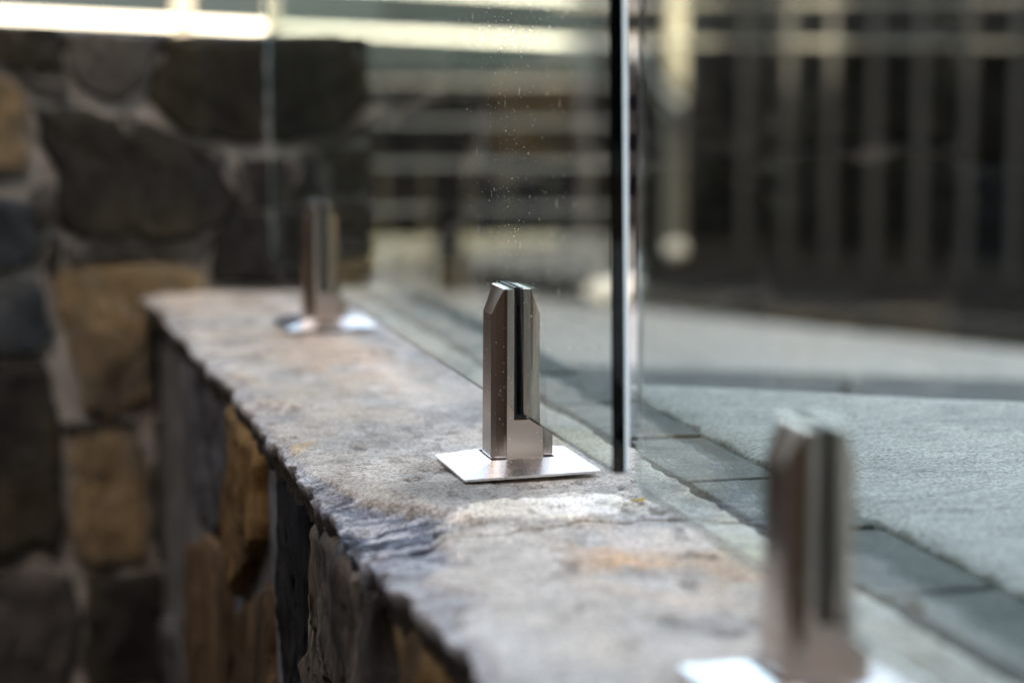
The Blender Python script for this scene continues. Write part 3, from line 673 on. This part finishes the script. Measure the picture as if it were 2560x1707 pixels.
# ---- shed beyond
sh = empty('garden_shed', (.5, 9.5, -.3), 'slate blue clad garden shed seen between the cream rails', 'shed')
def putsd(o): o.parent = sh; o.matrix_parent_inverse = Matrix.Translation((-.5, -9.5, .3)); return o
for i in range(10):
    putsd(boxo('cladding_board', (-4, 9.5-(i % 2)*.01, -.3+i*.2), (4.5, 9.53, -.3+i*.2+.197), M['shed']))
putsd(prism('roof', [(-4.2, 9.3), (4.7, 9.3), (4.7, 12.2), (-4.2, 12.2)], 1.7, 1.8, M['rooftile']))
putsd(prism('shed_body', [(-4, 9.55), (4.5, 9.55), (4.5, 12), (-4, 12)], -.3, 1.69, M['shed']))

# ---- small things
def lump(name, loc, r, m, label, cat, sq=(1, 1, 1), seed=0, rz_=0):
    bm = bmesh.new(); bmesh.ops.create_icosphere(bm, subdivisions=3, radius=r)
    for v in bm.verts:
        n = v.co.normalized(); v.co *= 1+.25*(float(fbm(n.x*2.2+seed, n.y*2.2+n.z, seed, 3))-.5)
        v.co = Vector((v.co.x*sq[0], v.co.y*sq[1], v.co.z*sq[2]))
    o = bmobj(name, bm, m, None, True); o.location = loc; o.rotation_euler[2] = rz_; return tag(o, label, cat)
lump('sunspot_lump', (1.462, 4.12, -.258), .028, M['sunspot_lump'], 'round pale lump added as the bright glint at the foot of the white fence post', 'sunspot_lump', (1, 1, .9), 2)  # pale lump added in place of a sun glint
lump('sunpatch_block', (1.075, 3.35, -.268), .070, M['sunspot_lump'], 'long pale block added as the sunlit patch on the terrace in front of the slatted fence', 'stone', (1.15, .5, .42), 5, R(18))  # pale block added in place of a patch of sunlight
lump('seed_pod', (.0985, -.528, .006), .006, M['pod'], 'small brown seed pod on the joint between capping and grey pavers', 'seed pod', (1, 1.3, .9), 9)
def leaf_bit(loc, s, rz_):
    bm = bmesh.new(); P = [(-1, 0, .1), (-.4, .35, 0), (.4, .3, .05), (1.1, 0, .25), (.4, -.3, .0), (-.4, -.3, .08)]
    vs = [bm.verts.new(Vector(p)*s) for p in P]; bm.faces.new(vs)
    r = bmesh.ops.extrude_face_region(bm, geom=bm.faces[:]); 
    for v in r['geom']:
        if isinstance(v, bmesh.types.BMVert): v.co.z += .0006
    o = bmobj('leaf_flake', bm, M['yellow']); o.location = loc; o.rotation_euler[2] = rz_
    return tag(o, 'tiny yellow leaf flake on the pale crust of the capping', 'leaf')
leaf_bit((.038, -.185, .0012), .006, R(5))

# ---- unseen house added behind the camera: its eave keeps the terrace in open shade
hs = empty('shade_house', (0, -7, -1.02), 'unseen brown brick house added behind the viewpoint, its roof shaped to shade the terrace', 'house')
def puth(o, p=None): o.parent = hs; o.matrix_parent_inverse = Matrix.Translation((0, 7, 1.02)); return o
HY = -4.6
tz = math.tan(SUN_EL)/(-math.cos(SUN_AZ))            # rise of the shadow edge per metre of y
EZ = .205+(FY-HY)*tz                                    # eave height that throws its shadow line along the fence
def roof_x(xf, yf): return xf-(yf-HY)*math.tan(SUN_AZ)
XS = roof_x(1.31, 4.5)
puth(boxo('wall', (-9, HY-6, -1.02), (8, HY-.6, EZ-.15), M['brick']))
puth(prism('roof', [(-9.5, HY-6.5), (XS, HY-6.5), (XS, HY), (-9.5, HY)], EZ-.15, EZ, M['rooftile']))
for wx in (-6, -2.6, 1, 4.6):
    for wz in (-.1, 2.6):
        w = puth(boxo('window', (wx-.7, HY-.62, wz), (wx+.7, HY-.57, wz+1.4), M['post_white']))
        g = boxo('pane', (wx-.62, HY-.575, wz+.08), (wx+.62, HY-.56, wz+1.32), M['winglass']); g.parent = w
# unseen blockers added on the roof: notches pass sun to some picket rails
def fence_y(x): return P0.y+(x-P0.x)*PD.y/PD.x
for a, b, up in ((1.31, 1.60, 0), (1.60, 1.655, .6), (1.655, 1.81, 0), (1.81, 1.965, .6), (1.965, 2.05, .04), (2.05, 2.6, .9)):
    ya, yb = fence_y(a), fence_y(b); x0, x1 = roof_x(a, ya), roof_x(b, yb)
    if a > 2: x1 = 8.5; yb = ya
    za, zb = .175+up+(ya-HY)*tz, .175+up+(yb-HY)*tz
    V = [(x0, HY-.4, 5.4), (x1, HY-.4, 5.4), (x1, HY, 5.4), (x0, HY, 5.4), (x0, HY-.4, za), (x1, HY-.4, zb), (x1, HY, zb), (x0, HY, za)]
    puth(pyd('sun_blocker', V, [(3, 2, 1, 0), (4, 5, 6, 7), (0, 1, 5, 4), (1, 2, 6, 5), (2, 3, 7, 6), (3, 0, 4, 7)], M['brick']))
# ---- unseen timber screen added on the left to darken that side
ts = empty('shade_screen', (-2.4, 0, -1.02), 'tall brown timber board screen added beyond the frame to darken the left side', 'fence')
for i in range(26):
    o = boxo('board', (-2.42, -4+i*.26, -1.02), (-2.39, -4+i*.26+.257, 1.9), M['timber'], None); o.parent = ts; o.matrix_parent_inverse = Matrix.Translation((2.4, 0, 1.02))
